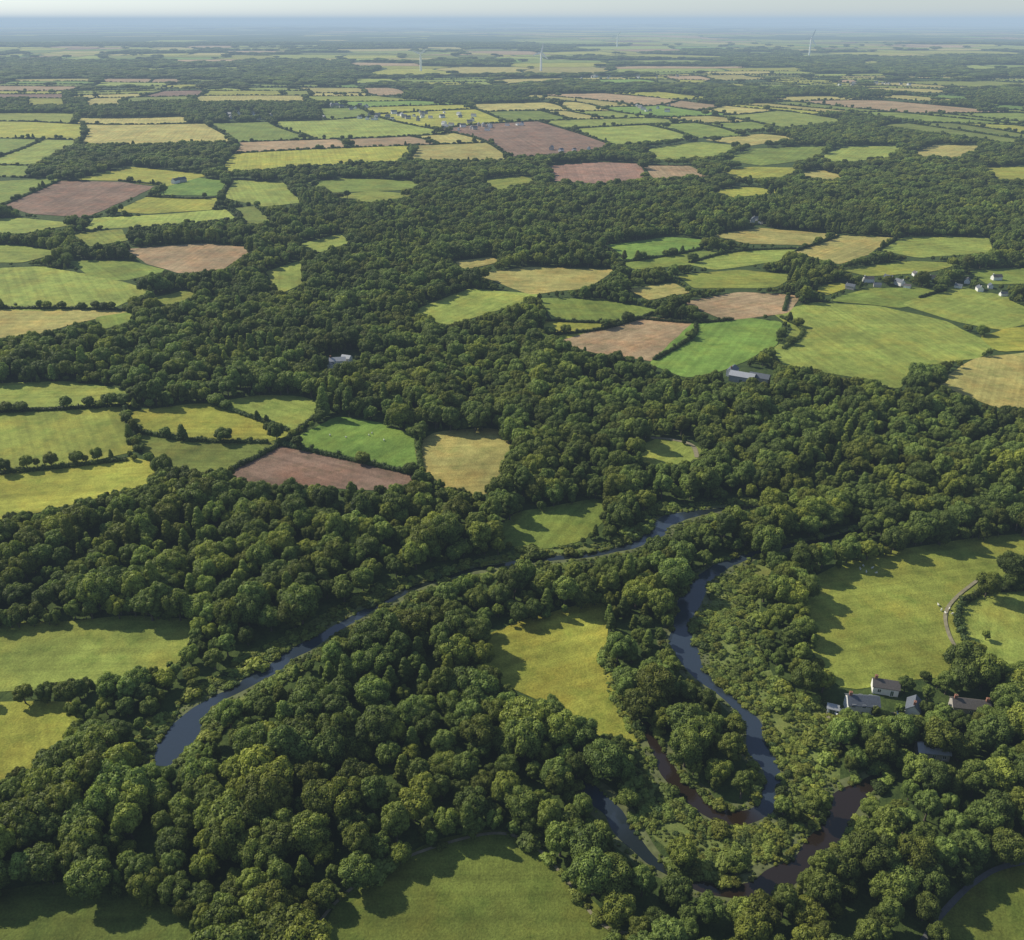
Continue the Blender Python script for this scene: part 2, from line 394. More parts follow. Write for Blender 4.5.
for (u0, v0, u1, v1) in cells:
    pts = []
    for (a, b, c, d) in ((u0, v0, u1, v0), (u1, v0, u1, v1), (u1, v1, u0, v1), (u0, v1, u0, v0)):
        for j in range(6): pts.append(warp(*fr(a + (c - a) * j / 6, b + (d - b) * j / 6)))
    A = np.array(pts); cen = A.mean(0)
    if cen[1] < 960: continue
    px, py = PX(A[:, 0], A[:, 1], np.zeros(len(A)))
    cpx, cpy = PX(cen[0], cen[1], 0.0)
    if A[:, 1].min() < 930 or py.max() > 240: continue
    inner = cen + (A - cen) * .6; ipx, ipy = PX(inner[:, 0], inner[:, 1], 0 * inner[:, 0])
    inn8 = cen + (A - cen) * .85; jpx, jpy = PX(inn8[:, 0], inn8[:, 1], 0 * inn8[:, 0])
    if look(fieldmask, jpx, jpy).any() or look(fieldmask, ipx, ipy).any() or look(fieldmask, np.array([cpx]), np.array([cpy])).any(): continue
    n_ = noise.noise(Vector((cen[0] / 1100, cen[1] / 1700, 9))) + .6 * noise.noise(Vector((cen[0] / 350, cen[1] / 450, 2)))
    if cpy < 60: n_ = noise.noise(Vector((cen[0] / 3500, cen[1] / 3500, 9)))
    pr = (1.08 + .5 * n_) if cpy > 105 else ((.68 + 1.4 * n_) if cpy > 45 else (.50 + 1.5 * n_))
    for q, mk in zm:
        if look(mk, np.array([cpx]), np.array([cpy]))[0]: pr = q
    if random.random() > pr: continue
    Dm = math.sqrt((u1 - u0) * (v1 - v0)); m = 2.2 + cen[1] * .0016
    In = cen + (A - cen) * (1 - 2 * m / Dm)
    b = len(fv); z = 0.1 + cen[1] * 1.2e-4
    fv += [(x, y, z) for x, y in In]; ff.append(list(range(b, b + len(In))))
    c = random.choices(pcs, pws)[0]; k = random.uniform(.85, 1.2)
    if cpy > 160 and c in (TN, BR, PK): c = LG
    fcol.append(tuple(v * k for v in c)); fang.append(random.choice((RA, RA + math.pi / 2)) + random.uniform(-.1, .1))
    ipx, ipy = PX(In[:, 0], In[:, 1], 0 * In[:, 0]); raster(list(zip(ipx, ipy)), prot)
    if cen[1] < 4200:
        step = 3.4 + cen[1] * .0012
        for i in range(len(A)):
            a = A[i]; bb = A[(i + 1) % len(A)]
            if random.random() < .08: continue
            L = math.hypot(*(bb - a)); k = max(1, int(L / step / 1.25))
            for j in range(k): hedge_pts.append(tuple(a + (bb - a) * ((j + random.random()) / k) + rng.normal(0, 1.4, 2)))
me = pymesh("farmland", fv, ff, [M_FIELD]); add_mesh_attrs(me, fcol, fang)
mkobj("farmland", me, kind="structure", label="patchwork of distant hedged fields across the plain", category="farmland")

# ground sheet
def gcoord(lo, hi, n, pw=2.2):
    t = np.linspace(-1, 1, n); return np.sign(t) * np.abs(t) ** pw * hi
gx = gcoord(0, 70000, 61, 2.6); gy = np.concatenate([[-3000, -1500, -600, -200, 0], np.linspace(0, 1, 50)[1:] ** 2.6 * 75000])
v = [(x, y, 0) for y in gy for x in gx]; nx = len(gx)
f = [(j * nx + i, j * nx + i + 1, (j + 1) * nx + i + 1, (j + 1) * nx + i) for j in range(len(gy) - 1) for i in range(nx - 1)]
mkobj("ground", pymesh("ground", v, f, [M_GROUND]), kind="structure", label="dark green wooded ground of the plain", category="ground")
for hi, (Y0, hmax, dep, sd) in enumerate([(15500, 34, 1500, 6), (22000, 58, 2600, 1), (31000, 105, 3500, 2), (43000, 185, 5000, 3)]):
    vv, fc = [], []; nX = 160; X = np.linspace(-0.75 * Y0, 0.75 * Y0, nX); prof = [0, .35, .75, 1, .7, 0]
    for j, pf in enumerate(prof):
        for x in X:
            h = (.30, .22, .40, .60)[hi] * (1 if hi else .3) + .9 * noise.fractal(Vector((x / 7000, sd * 7.7, 0)), 1, 2, 4) + .14 * noise.fractal(Vector((x / 700, sd, j)), 1, 2, 3)
            if hi == 1: h += .45 * max(0, min(1, (-x - 2000) / 5000))
            vv.append((x, Y0 + dep * (j / (len(prof) - 1) - .5), max(-0.05, h) * hmax * pf - .5))
    for j in range(len(prof) - 1):
        for i in range(nX - 1): fc.append((j * nX + i, j * nX + i + 1, (j + 1) * nX + i + 1, (j + 1) * nX + i))
    mkobj("hills", pymesh("hills", vv, fc, [M_HILL], smooth=True), kind="structure", label="low wooded hills on the hazy horizon", category="hills")

# ------------------------------------------------------------------ river
def catmull(pts, n=6):
    P4 = [pts[0]] + list(pts) + [pts[-1]]; out = []
    for i in range(1, len(P4) - 2):
        p0, p1, p2, p3 = [np.array(q, float) for q in P4[i - 1:i + 3]]
        for j in range(n):
            t = j / n
            out.append(.5 * ((2 * p1) + (-p0 + p2) * t + (2 * p0 - 5 * p1 + 4 * p2 - p3) * t * t + (-p0 + 3 * p1 - 3 * p2 + p3) * t ** 3))
    out.append(np.array(P4[-1], float)); return out
def ribbon(pts, widths, z, mat, name, jit=0, cols=None, mesh=True):
    A = np.array(pts); T = np.gradient(A, axis=0); T /= np.linalg.norm(T, axis=1)[:, None] + 1e-9
    Nn = np.stack([-T[:, 1], T[:, 0]], 1); n = len(A)
    L = []; R = []
    for i in range(n):
        a = widths[i] / 2 * (1 + jit * noise.noise(Vector((A[i][0] * .09, A[i][1] * .09, 1))) )
        b = widths[i] / 2 * (1 + jit * noise.noise(Vector((A[i][0] * .09, A[i][1] * .09, 8))) )
        L.append(A[i] + Nn[i] * a); R.append(A[i] - Nn[i] * b)
    if not mesh: return None, L, R
    v = [(*q, z) for q in L] + [(*q, z) for q in R]
    f = [(i, i + n, i + n + 1, i + 1) for i in range(n - 1)]
    me = pymesh(name, v, f, [mat])
    if cols is not None:
        ca = me.color_attributes.new('tint', 'FLOAT_COLOR', 'POINT')
        for i in range(n): ca.data[i].color = (*cols[i], 1); ca.data[i + n].color = (*cols[i], 1)
    return me, L, R
def raster_strip(L, R, mask):
    for i in range(len(L) - 1):
        qa = np.array([L[i], R[i], R[i + 1], L[i + 1]]); a, b = PX(qa[:, 0], qa[:, 1], 0 * qa[:, 0]); raster(list(zip(a, b)), mask)
BL = (.030, .043, .062); DK = (.012, .017, .015); RD = (.022, .014, .009)  # blue paints the sky's reflection, dark the trees' reflection; red-brown is peat
RIV = [
 [(160,766,5,BL),(168,752,9,BL),(182,732,10.5,BL),(196,714,7,BL),(214,702,4.2,BL),(236,690,3.8,DK),(262,674,4.8,BL),(286,658,5.2,BL),(320,638,5.0,BL),(350,620,3.2,BL),(392,598,2.8,DK),(432,582,2.6,DK),(482,568,2.8,DK),(540,560,3.0,DK),(600,553,3.4,DK),(638,544,5,BL),(655,532,7,BL),(674,518,6,BL),(720,510,3,DK),(790,505,2.5,DK)],
 [(870,530,3,DK),(810,542,3.4,DK),(765,551,3.4,BL),(733,561,4.2,BL),(706,577,5.4,BL),(690,602,7.4,BL),(682,630,8.6,BL),(688,655,7,BL),(702,675,4.6,BL),(728,697,4.4,BL),(748,722,5.4,BL),(762,750,6.6,BL),(771,780,6.6,BL),(765,803,5,BL),(745,817,4.4,RD),(715,813,4.6,RD),(690,797,6,RD),(670,772,5.6,RD),(655,745,4,RD),(646,722,3,RD)],
 [(582,782,2,DK),(594,794,5.5,BL),(610,812,7,BL),(630,838,4.4,DK),(665,870,2.4,DK),(705,888,3,RD),(752,890,5.4,RD),(788,872,5.4,RD),(818,845,5.4,RD),(842,815,7.4,RD),(862,790,5.6,RD),(885,765,2.5,DK)],
]
bank_lines = []
for ri, rv in enumerate(RIV):
    W = [(*G(a, b), wd, *c) for a, b, wd, c in rv]
    C = catmull(W, 7); pts = [c[:2] for c in C]; wd = [c[2] for c in C]; cols = [tuple(np.clip(c[3:6], 0, 1)) for c in C]
    me, L, R = ribbon(pts, [x * 1.6 + 2.5 for x in wd], 0.02 + ri * .002, M_MUD, "river_bank", .5)
    mkobj("river_bank", me, kind="structure", label="muddy grassy bank beside the river", category="river bank")
    me, L, R = ribbon(pts, wd, 0.05 + ri * .003, M_WATER, "river", .8, cols)
    mkobj("river", me, kind="structure", label="narrow winding river reflecting the sky between trees", category="river")
    bank_lines.append((pts, wd))
    kk = (lambda x: x + 5.5) if ri == 0 else ((lambda x: x * .95) if ri == 1 else (lambda x: max(0.05, x * .9 - .6)))
    _, L2, R2 = ribbon(pts, [kk(x) for x in wd], 0, None, "", .8, mesh=False); raster_strip(L2, R2, prot)
    kk = (lambda x: x * 1.3 + 11) if ri == 0 else (lambda x: x * 1.2 + 2.5)
    _, L2, R2 = ribbon(pts, [kk(x) for x in wd], 0, None, "", .7, mesh=False); raster_strip(L2, R2, nobase)

scrub = np.zeros_like(prot)
SCR = [
 [(700,600),(735,570),(775,560),(762,600),(755,645),(785,690),(825,705),(838,745),(835,790),(800,830),(778,800),(772,745),(735,695),(700,660),(695,630)],
 [(625,735),(648,750),(672,800),(715,822),(770,815),(800,835),(760,872),(700,872),(650,840),(632,800)],
 [(180,722),(200,685),(300,628),(380,584),(398,602),(335,650),(268,692),(212,728),(190,760),(165,765)],
 [(395,586),(480,558),(600,543),(605,564),(480,580),(400,606)],
 [(610,640),(622,700),(645,730),(640,750),(610,700),(600,650)],
]
for s in SCR: raster(s, scrub)
nobase |= scrub
for i, s in enumerate(SCR):
    wp = subdiv_loop([G(*q) for q in s], 4, 2)
    me = pymesh("scrubland", [(x, y, 0.012 + i * .001) for x, y in wp], [list(range(len(wp)))], [M_FIELD])
    add_mesh_attrs(me, [(.170, .205, .056)], [0.3])
    mkobj("scrubland", me, kind="structure", label="rough marshy ground along the river", category="scrubland")
# keep tall trees from hiding the scrub strip inside the bend and the valley opening
for s in ([(712,610),(738,585),(756,590),(748,640),(772,690),(808,712),(818,745),(815,780),(795,805),(784,780),(782,740),(745,692),(712,655)],
          [(215,700),(300,640),(380,596),(384,602),(335,638),(268,678),(220,708)]):
    raster(s, prot)

# ------------------------------------------------------------------ tracks
def track(pxs, width, mat, name, label, cat, z, protect=False):
    C = catmull([G(*q) for q in pxs], 6)
    me, L, R = ribbon([c[:2] for c in C], [width] * len(C), z, mat, name, .15)
    mkobj(name, me, kind="structure", label=label, category=cat)
    raster_strip(L, R, prot if protect else nobase)
track([(905,975),(924,940),(946,910),(976,882),(1010,866),(1090,854)], 1.4, M_ASPH, "lane", "narrow grey asphalt lane beside pasture", "lane", .42, True)
track([(300,960),(328,912),(375,873),(440,846),(500,834),(538,850),(568,883),(602,925),(640,936),(700,940),(760,960)], .9, M_TRACK, "path", "worn dirt path round the pasture edge", "path", .38)
track([(985,575),(958,596),(946,612),(947,630),(958,650),(985,668)], 1.3, M_TRACK, "path", "pale dirt path beside a curved hedge", "path", .38)
track([(645,438),(672,440),(692,446),(697,458)], 2.4, M_TRACK, "path", "pale dirt track in a wood clearing", "path", .42, True)
track([(826,716),(850,720),(890,716),(930,722),(985,724),(1030,735)], 3.2, M_TRACK, "lane", "gravel lane serving the riverside houses", "lane", .38)

for poly in ([(828,692),(845,690),(900,676),(925,692),(990,694),(992,714),(828,716)], [(912,741),(952,740),(952,754),(912,754)], [(327,354),(356,354),(356,369),(325,369)],
             [(724,368),(768,368),(774,382),(724,382)]):
    raster(poly, prot)
vill = [(868,282),(877,287),(888,280),(899,285),(907,288),(946,281),(958,288),(967,283),(979,291),(990,288),(1003,296),(1015,291),(932,279),(850,289),(1020,300),(996,280),(915,276)]
nv0 = len(vill)
for i, (a, b) in enumerate(vill):
    if i % 3 != 2: raster([(a - 5, b - 4.5), (a + 5, b - 4.5), (a + 5, b + 1), (a - 5, b + 1)], prot)
for cx, cy, n, sx, sy in ((410,117,32,64,6),(470,127,16,54,5),(355,107,8,30,3),(560,150,4,30,3),(870,85,10,40,2),(660,110,8,45,4),(180,182,3,16,3),(755,222,3,20,3),(610,78,10,50,2),(250,115,8,30,3)):
    for _ in range(n):
        a, b = cx + random.gauss(0, sx / 2), cy + random.gauss(0, sy / 2); vill.append((a, b))
        raster([(a - 3, b - 3), (a + 3, b - 3), (a + 3, b + .8), (a - 3, b + .8)], prot)

# ------------------------------------------------------------------ tree meshes
ico = {}
for s in (1, 2):
    bm = bmesh.new(); bmesh.ops.create_icosphere(bm, subdivisions=s, radius=1)
    ico[s] = (np.array([v.co[:] for v in bm.verts]), [tuple(v.index for v in f.verts) for f in bm.faces]); bm.free()
def leafy(name, lobes, nleaf, ls, mat, seed, corek=.84, coresub=2, cores=.12):
    r = np.random.default_rng(seed); lobes = np.array(lobes)
    V, F, S = [], [], []
    iv, fi = ico[coresub]; base = 0
    for l in lobes:
        nn = 1 + r.normal(0, .08, (len(iv), 1))
        vv = iv * l[3] * corek * nn * np.array([1, 1, .9]) + l[:3]
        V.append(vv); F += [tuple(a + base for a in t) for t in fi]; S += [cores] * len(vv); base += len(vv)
    area = lobes[:, 3] ** 2; prb = area / area.sum()
    cnt = 0; tries = 0
    while cnt < nleaf and tries < 12:
        tries += 1
        li = r.choice(len(lobes), size=nleaf, p=prb)
        d = r.normal(size=(nleaf, 3)); d[:, 2] = d[:, 2] * .9 + .25; d /= np.linalg.norm(d, axis=1)[:, None]
        rr = lobes[li, 3] * r.uniform(.84, 1.16, nleaf)
        pos = lobes[li, :3] + d * rr[:, None] * np.array([1, 1, .92])
        dist = np.linalg.norm(pos[:, None, :] - lobes[None, :, :3], axis=2) / lobes[None, :, 3]
        ok = dist.min(1) > .80
        pos, d, li = pos[ok], d[ok], li[ok]
        take = min(len(pos), nleaf - cnt); pos, d, li = pos[:take], d[:take], li[:take]; cnt += take
        nrm = d + r.normal(0, .34, d.shape); nrm /= np.linalg.norm(nrm, axis=1)[:, None]
        t = np.cross(nrm, r.normal(size=d.shape)); t /= np.linalg.norm(t, axis=1)[:, None]; b = np.cross(nrm, t)
        s = ls * r.uniform(.6, 1.4, (take, 1))
        q = np.stack([pos + t * s, pos + b * s * .65, pos - t * s * .9, pos - b * s * .7], 1).reshape(-1, 3)
        V.append(q); n0 = base
        F += [(n0 + 4 * i, n0 + 4 * i + 1, n0 + 4 * i + 2, n0 + 4 * i + 3) for i in range(take)]; base += 4 * take
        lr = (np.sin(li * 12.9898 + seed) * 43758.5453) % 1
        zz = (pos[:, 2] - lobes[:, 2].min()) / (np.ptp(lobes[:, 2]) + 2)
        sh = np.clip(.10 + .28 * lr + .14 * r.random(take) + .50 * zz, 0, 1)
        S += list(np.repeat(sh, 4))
    V = np.concatenate(V)
    me = pymesh(name, V, F, [mat])
    at = me.attributes.new('shade', 'FLOAT', 'POINT'); at.data.foreach_set('value', np.array(S, dtype=np.float32))  # paler tops and dark cores: sunlit tops and inner shade painted into foliage colour
    return me
def crown_lobes(seed, R, zb, Hc, n, shape):
    r = np.random.default_rng(seed); out = []; zc = zb + Hc / 2
    sx, sy = r.uniform(.80, 1.15, 2)
    for i in range(n):
        a = i * 2.399963 + r.uniform(-.45, .45)
        if shape == 'round':
            t = -0.6 + 1.55 * (i + .5) / n; q = math.sqrt(max(0, 1 - t * t))
            k = r.uniform(.54, .86); c = (R * k * q * math.cos(a) * sx, R * k * q * math.sin(a) * sy, zc + Hc * .5 * k * t); rl = R * r.uniform(.17, .34)
        else:
            t = (i + .5) / n; q = (1 - t) ** .75 * .72 + .04
            c = (R * q * math.cos(a) * r.uniform(.7, 1.1), R * q * math.sin(a) * r.uniform(.7, 1.1), zb + Hc * (.06 + .88 * t)); rl = R * (.36 - .14 * t) * r.uniform(.85, 1.15)
        out.append((*c, rl))
    out.append((0, 0, zc - .3, R * .57))
    return out
VAR = []
specs = [('round', 5.0, 2.6, 9.8, 50), ('round', 4.4, 2.6, 8.8, 44), ('round', 5.7, 2.6, 9.4, 60), ('round', 4.0, 2.6, 10.2, 40),
         ('cone', 3.4, 2.2, 11.6, 38), ('round', 5.1, 2.2, 8.4, 52)]
def tube(p0, p1, r0, r1, V, F, n=7):
    d = (Vector(p1) - Vector(p0)).normalized(); a = d.orthogonal().normalized(); b = d.cross(a); s = len(V)
    for p, r in ((p0, r0), (p1, r1)):
        for i in range(n):
            t = 2 * math.pi * i / n; V.append(tuple(Vector(p) + a * math.cos(t) * r + b * math.sin(t) * r))
    for i in range(n): F.append((s + i, s + (i + 1) % n, s + n + (i + 1) % n, s + n + i))
def trunk_mesh(seed, zb, Hc, R):
    r = random.Random(seed); V, F = [], []
    top = (r.uniform(-.4, .4), r.uniform(-.4, .4), zb + Hc * .7)
    mid = (top[0] * .3, top[1] * .3, zb)
    tube((0, 0, -.3), (0, 0, .6), .50, .36, V, F, 9); tube((0, 0, .6), mid, .36, .26, V, F, 9); tube(mid, top, .26, .07, V, F, 8)
    for i in range(6):
        a = i * 2.4 + r.random(); z0 = zb - .6 + i * Hc * .08; L = R * r.uniform(.5, .75)
        tube((0, 0, z0), (math.cos(a) * L, math.sin(a) * L, z0 + L * r.uniform(.5, 1.0)), .15, .05, V, F, 5)
    return pymesh("trunk", V, F, [M_BARK], smooth=True)
for i, (sh, R, zb, Hc, n) in enumerate(specs):
    lo = crown_lobes(100 + i, R, zb, Hc, n, sh)
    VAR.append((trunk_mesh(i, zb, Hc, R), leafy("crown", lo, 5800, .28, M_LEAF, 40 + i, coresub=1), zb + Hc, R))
bush_meshes = []
for i in range(3):
    r = np.random.default_rng(900 + i); lo = []
    for j in range(8):
        a = j * 2.4; q = .95 * math.sqrt(j / 8) ; lo.append((q * math.cos(a), q * math.sin(a), .6 + r.uniform(-.2, .5), r.uniform(.38, .72)))
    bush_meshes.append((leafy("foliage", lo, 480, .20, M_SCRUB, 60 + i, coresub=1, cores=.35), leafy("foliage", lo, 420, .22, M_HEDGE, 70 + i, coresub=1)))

# ------------------------------------------------------------------ tree scatter
def grid(y0, y1, sp, mar=1.2, jit=.36):
    ys = np.arange(y0, y1, sp); P_ = []
    for y in ys:
        hw = 0.585 * (y * CP + CH * SP) / CP * mar + 20 if y < 400 else 0.60 * y * mar + 60
        xs = np.arange(-hw, hw, sp); P_.append(np.stack([xs + (0.5 * sp if int(y / sp) % 2 else 0), np.full(len(xs), y)], 1))
    A = np.concatenate(P_); A += rng.uniform(-jit, jit, A.shape) * sp; return A
def lf(A, s, off=0):
    return np.array([noise.noise(Vector((x / s, y / s, off))) for x, y in A])
def accept(A, h, rad, frac=(.0, .55, .85), side=.5):
    bad = np.zeros(len(A), bool)
    for fz in frac:
        for dx in ((-side, 0, side) if side else (0,)):
            px, py = PX(A[:, 0] + dx * rad, A[:, 1], h * fz); bad |= look(prot, px, py)
    px, py = PX(A[:, 0], A[:, 1], 0 * A[:, 0]); bad |= look(nobase, px, py)
    return ~bad

T1 = grid(112, 1150, 6.6)
s1 = rng.uniform(.50, 1.16, len(T1)) * (1 + .42 * lf(T1, 40))
v1 = rng.choice(6, len(T1), p=[.23, .18, .18, .15, .04, .22])
cn = lf(T1, 70, 4); v1 = np.where((cn > .30) & (rng.random(len(T1)) < .4), 4, v1)
HH = np.array([v[2] for v in VAR]); RR = np.array([v[3] for v in VAR])
ok = accept(T1, HH[v1] * s1, RR[v1] * s1)
# trees refused at full size stand smaller where there is room for them
s1b = s1 * .62; ok2 = ~ok & accept(T1, HH[v1] * s1b, RR[v1] * s1b)
s1 = np.where(ok2, s1b, s1); ok = ok | ok2
T1, s1, v1 = T1[ok], s1[ok], v1[ok]
Te = grid(112, 900, 4.4); se = rng.uniform(.26, .50, len(Te)); ve = rng.choice(6, len(Te))
ok = accept(Te, HH[ve] * se, RR[ve] * se); Te, se, ve = Te[ok], se[ok], ve[ok]
px, py = PX(Te[:, 0], Te[:, 1], 12.0 + 0 * Te[:, 0]); near = look(prot, px, py)
for dx in (-8, 8):
    px, py = PX(Te[:, 0] + dx, Te[:, 1], 2.0 + 0 * Te[:, 0]); near |= look(prot, px, py)
px, py = PX(Te[:, 0], Te[:, 1] - 8, 0 * Te[:, 0]); near |= look(prot, px, py)
near &= rng.random(len(Te)) < .6
Te, se, ve = Te[near], se[near], ve[near]
T2 = grid(1150, 3000, 12.0, 1.12); s2 = rng.uniform(.75, 1.15, len(T2)) * .95; v2 = rng.choice(6, len(T2), p=[.22, .18, .2, .16, .02, .22])
ok = accept(T2, HH[v2] * s2, RR[v2] * s2, (0, .7), 0); T2, s2, v2 = T2[ok], s2[ok], v2[ok]
T3 = grid(3000, 9500, 42, 1.06); s3 = rng.uniform(.9, 1.35, len(T3)); v3 = rng.choice(6, len(T3), p=[.22, .18, .2, .16, .0, .24])
ok = accept(T3, HH[v3] * s3 * .8, RR[v3], (0, .7), 0); T3, s3, v3 = T3[ok], s3[ok], v3[ok]

LONE = [(985,597,.9,0),(1008,580,1.,2),(945,694,.8,1),(897,745,.9,0),(872,748,.85,2),(1003,718,1.,0),(1018,742,1.1,2),(842,742,.85,3),(975,752,.85,1),(926,702,.55,3),
 (5,474,.65,0),(28,470,.72,1),(38,468,.45,3),(52,467,.65,2),(78,464,.66,5),(86,463,.4,1),(98,461,.6,0),(112,460,.45,4),(277,441,.85,0),(268,433,.55,1),(992,745,1.,5),(878,765,1.,1),(806,600,.9,0),(130,440,.7,4),(127,425,.6,1),(133,448,.5,0),(822,692,.8,1),(985,640,.35,1),(940,724,.7,1),(856,738,.65,0),(1015,700,1.,1),(900,736,.65,2),(1000,690,.6,3),(882,732,.55,1),(956,733,.65,0),(898,714,.36,1),(846,722,.42,2),(874,718,.40,3),(925,717,.48,0),(985,726,.6,2),(904,692,.55,5)]
ntree = 0
def add_tree(x, y, s, vi, rz, name, label, group=None, s2_=None):
    e = bpy.data.objects.new(name, None); COL.objects.link(e); e.empty_display_size = 1
    e.location = (x, y, 0); e.rotation_euler = (0, 0, rz); e.scale = (s, s, s * (s2_ or 1))
    e['label'] = label; e['category'] = "tree"
    if group: e['group'] = group
    mkobj("trunk", VAR[vi][0], e); c = mkobj("crown", VAR[vi][1], e)
    return e, c
src = {}
for (a, b, s, vi) in LONE:
    x, y = G(a, b); t, c = add_tree(x, y, s, vi, random.uniform(0, 6), "tree", "rounded dark green broadleaf tree standing by pasture or garden", "scattered field and garden trees")
    ntree += 1
pxa, pya = PX(T1[:, 0], T1[:, 1], HH[v1] * s1)
pxb, pyb = PX(T1[:, 0], T1[:, 1], 0 * s1)
vis = (pxb > 5) & (pxb < 1019) & (pyb < 938) & (s1 > .62)
order = [i for i in np.argsort(T1[:, 1]) if vis[i]][:300 - ntree]
ind = np.zeros(len(T1), bool); ind[order] = True
LB = {0: "full rounded dark green woodland tree in riverside wood", 1: "compact dark green broadleaf tree in dense wood", 2: "broad spreading green tree in dense woodland canopy",
      3: "tall narrow-domed green tree in woodland canopy", 4: "tall tapering green tree among broadleaf wood", 5: "low wide-crowned green tree in riverside wood"}
for i in order:
    t, c = add_tree(T1[i, 0], T1[i, 1], float(s1[i]), int(v1[i]), random.uniform(0, 6.28), "tree", LB[int(v1[i])], "trees of the riverside woodland", random.uniform(.9, 1.1))
    src.setdefault(int(v1[i]), t)
def parts(vi):
    return list(src[vi].children)
for vi in range(6):
    if vi not in src: src[vi], _ = add_tree(-60 + vi * 12, 118, 1, vi, 0, "tree", LB[vi], "trees of the riverside woodland")

bush_src = []
for i, (a, b) in enumerate([(845,716),(878,718),(902,716),(948,718),(985,716),(925,724)]):
    x, y = G(a, b); o = mkobj("bush", bush_meshes[i % 3][i // 3], label="small rounded garden bush beside a house", category="bush", group="garden bushes")
    o.location = (x, y, 0); bush_src.append(o)

def scatter(name, pts, scl, rot, var, sources, label, cat, kind="stuff"):
    me = bpy.data.meshes.new(name); n = len(pts)
    me.vertices.add(n); me.vertices.foreach_set('co', np.asarray(pts, dtype=np.float32).ravel())
    a = me.attributes.new('sc', 'FLOAT_VECTOR', 'POINT'); a.data.foreach_set('vector', np.asarray(scl, dtype=np.float32).ravel())
    r3 = np.zeros((n, 3), np.float32); r3[:, 2] = rot
    a = me.attributes.new('rot', 'FLOAT_VECTOR', 'POINT'); a.data.foreach_set('vector', r3.ravel())
    a = me.attributes.new('vi', 'INT', 'POINT'); a.data.foreach_set('value', np.asarray(var, dtype=np.int32))
    me.update()
    o = mkobj(name, me, kind=kind, label=label, category=cat)
    ng = bpy.data.node_groups.new(name + "_scatter", 'GeometryNodeTree')
    ng.interface.new_socket("Geometry", in_out='INPUT', socket_type='NodeSocketGeometry')
    ng.interface.new_socket("Geometry", in_out='OUTPUT', socket_type='NodeSocketGeometry')
    gi = ng.nodes.new('NodeGroupInput'); go = ng.nodes.new('NodeGroupOutput'); J = ng.nodes.new('GeometryNodeJoinGeometry')
    def na(nm, dt):
        q = ng.nodes.new('GeometryNodeInputNamedAttribute'); q.data_type = dt; q.inputs[0].default_value = nm
        return [s for s in q.outputs if s.enabled and s.name == 'Attribute'][0]
    sc, ro, vv = na('sc', 'FLOAT_VECTOR'), na('rot', 'FLOAT_VECTOR'), na('vi', 'INT')
    for i, objs in enumerate(sources):
        ij = ng.nodes.new('GeometryNodeJoinGeometry')
        for ob in objs:
            oi = ng.nodes.new('GeometryNodeObjectInfo'); oi.transform_space = 'ORIGINAL'; oi.inputs['Object'].default_value = ob
            ng.links.new(oi.outputs['Geometry'], ij.inputs[0])
        cmp = ng.nodes.new('FunctionNodeCompare'); cmp.data_type = 'INT'; cmp.operation = 'EQUAL'
        ins = [s for s in cmp.inputs if s.enabled]
        ng.links.new(vv, ins[0]); ins[1].default_value = i
        ip = ng.nodes.new('GeometryNodeInstanceOnPoints')
        ng.links.new(gi.outputs[0], ip.inputs['Points']); ng.links.new(cmp.outputs[0], ip.inputs['Selection'])
        ng.links.new(ij.outputs[0], ip.inputs['Instance']); ng.links.new(ro, ip.inputs['Rotation']); ng.links.new(sc, ip.inputs['Scale'])
        ng.links.new(ip.outputs[0], J.inputs[0])
    ng.links.new(J.outputs[0], go.inputs[0])
    md = o.modifiers.new("scatter", 'NODES'); md.node_group = ng
    return o
def z0(A): return np.concatenate([A, np.zeros((len(A), 1))], 1)
r_ = ~ind
pts = np.concatenate([T1[r_], Te, T2, T3]); sc1 = np.concatenate([s1[r_], se, s2, s3])
h1 = rng.uniform(.86, 1.15, len(pts)); wide = np.concatenate([np.ones(r_.sum() + len(Te)), np.full(len(T2), 1.5), np.full(len(T3), 4.4)])
scl = np.stack([sc1 * wide, sc1 * wide, sc1 * h1], 1)
scatter("woodland", z0(pts), scl, rng.uniform(0, 6.28, len(pts)), np.concatenate([v1[r_], ve, v2, v3]), [parts(i) for i in range(6)],
        "dense dark green broadleaf woodland stretching over the plain", "woodland")
print("TREES", len(T1), len(Te), len(T2), len(T3), "cells", len(ff))

# scrub beside the river
S = grid(112, 460, 1.45, 1.0); px, py = PX(S[:, 0], S[:, 1], 0 * S[:, 0]); rivm = np.zeros_like(prot)
for pts_, wd in bank_lines:
    _, L2, R2 = ribbon(pts_, [x * .92 for x in wd], 0, None, "", .8, mesh=False); raster_strip(L2, R2, rivm)
a, b = PX(S[:, 0], S[:, 1], 1.0 + 0 * S[:, 0])
dn = lf(S, 9, 6) + .5 * lf(S, 3.5, 2)
keep = (look(nobase, px, py)) & ~look(rivm, px, py) & ~look(rivm, a, b) & ~(look(fieldmask, px, py)) & (dn + rng.uniform(-.25, .25, len(S)) > -.36)
S = S[keep]; ss = rng.uniform(.35, 1.0, len(S)) * (1 + 1.2 * lf(S, 11))
px, py = PX(S[:, 0], S[:, 1], 3.0 + 0 * S[:, 0]); nearw = look(rivm, px, py)
big = (rng.random(len(S)) < .03) & ~nearw; ss = np.where(big, ss * 2.2, ss); ss = np.where(nearw, ss * .6, ss)
scatter("scrub", z0(S), np.stack([ss * 1.25, ss * 1.25, ss * .85], 1), rng.uniform(0, 6.28, len(S)), rng.integers(0, 9, len(S)) % 8 % 5, [[bush_src[0]], [bush_src[1]], [bush_src[2]], [bush_src[0]], [bush_src[3]]],
        "low tangled scrub and bushes beside the river", "scrub")

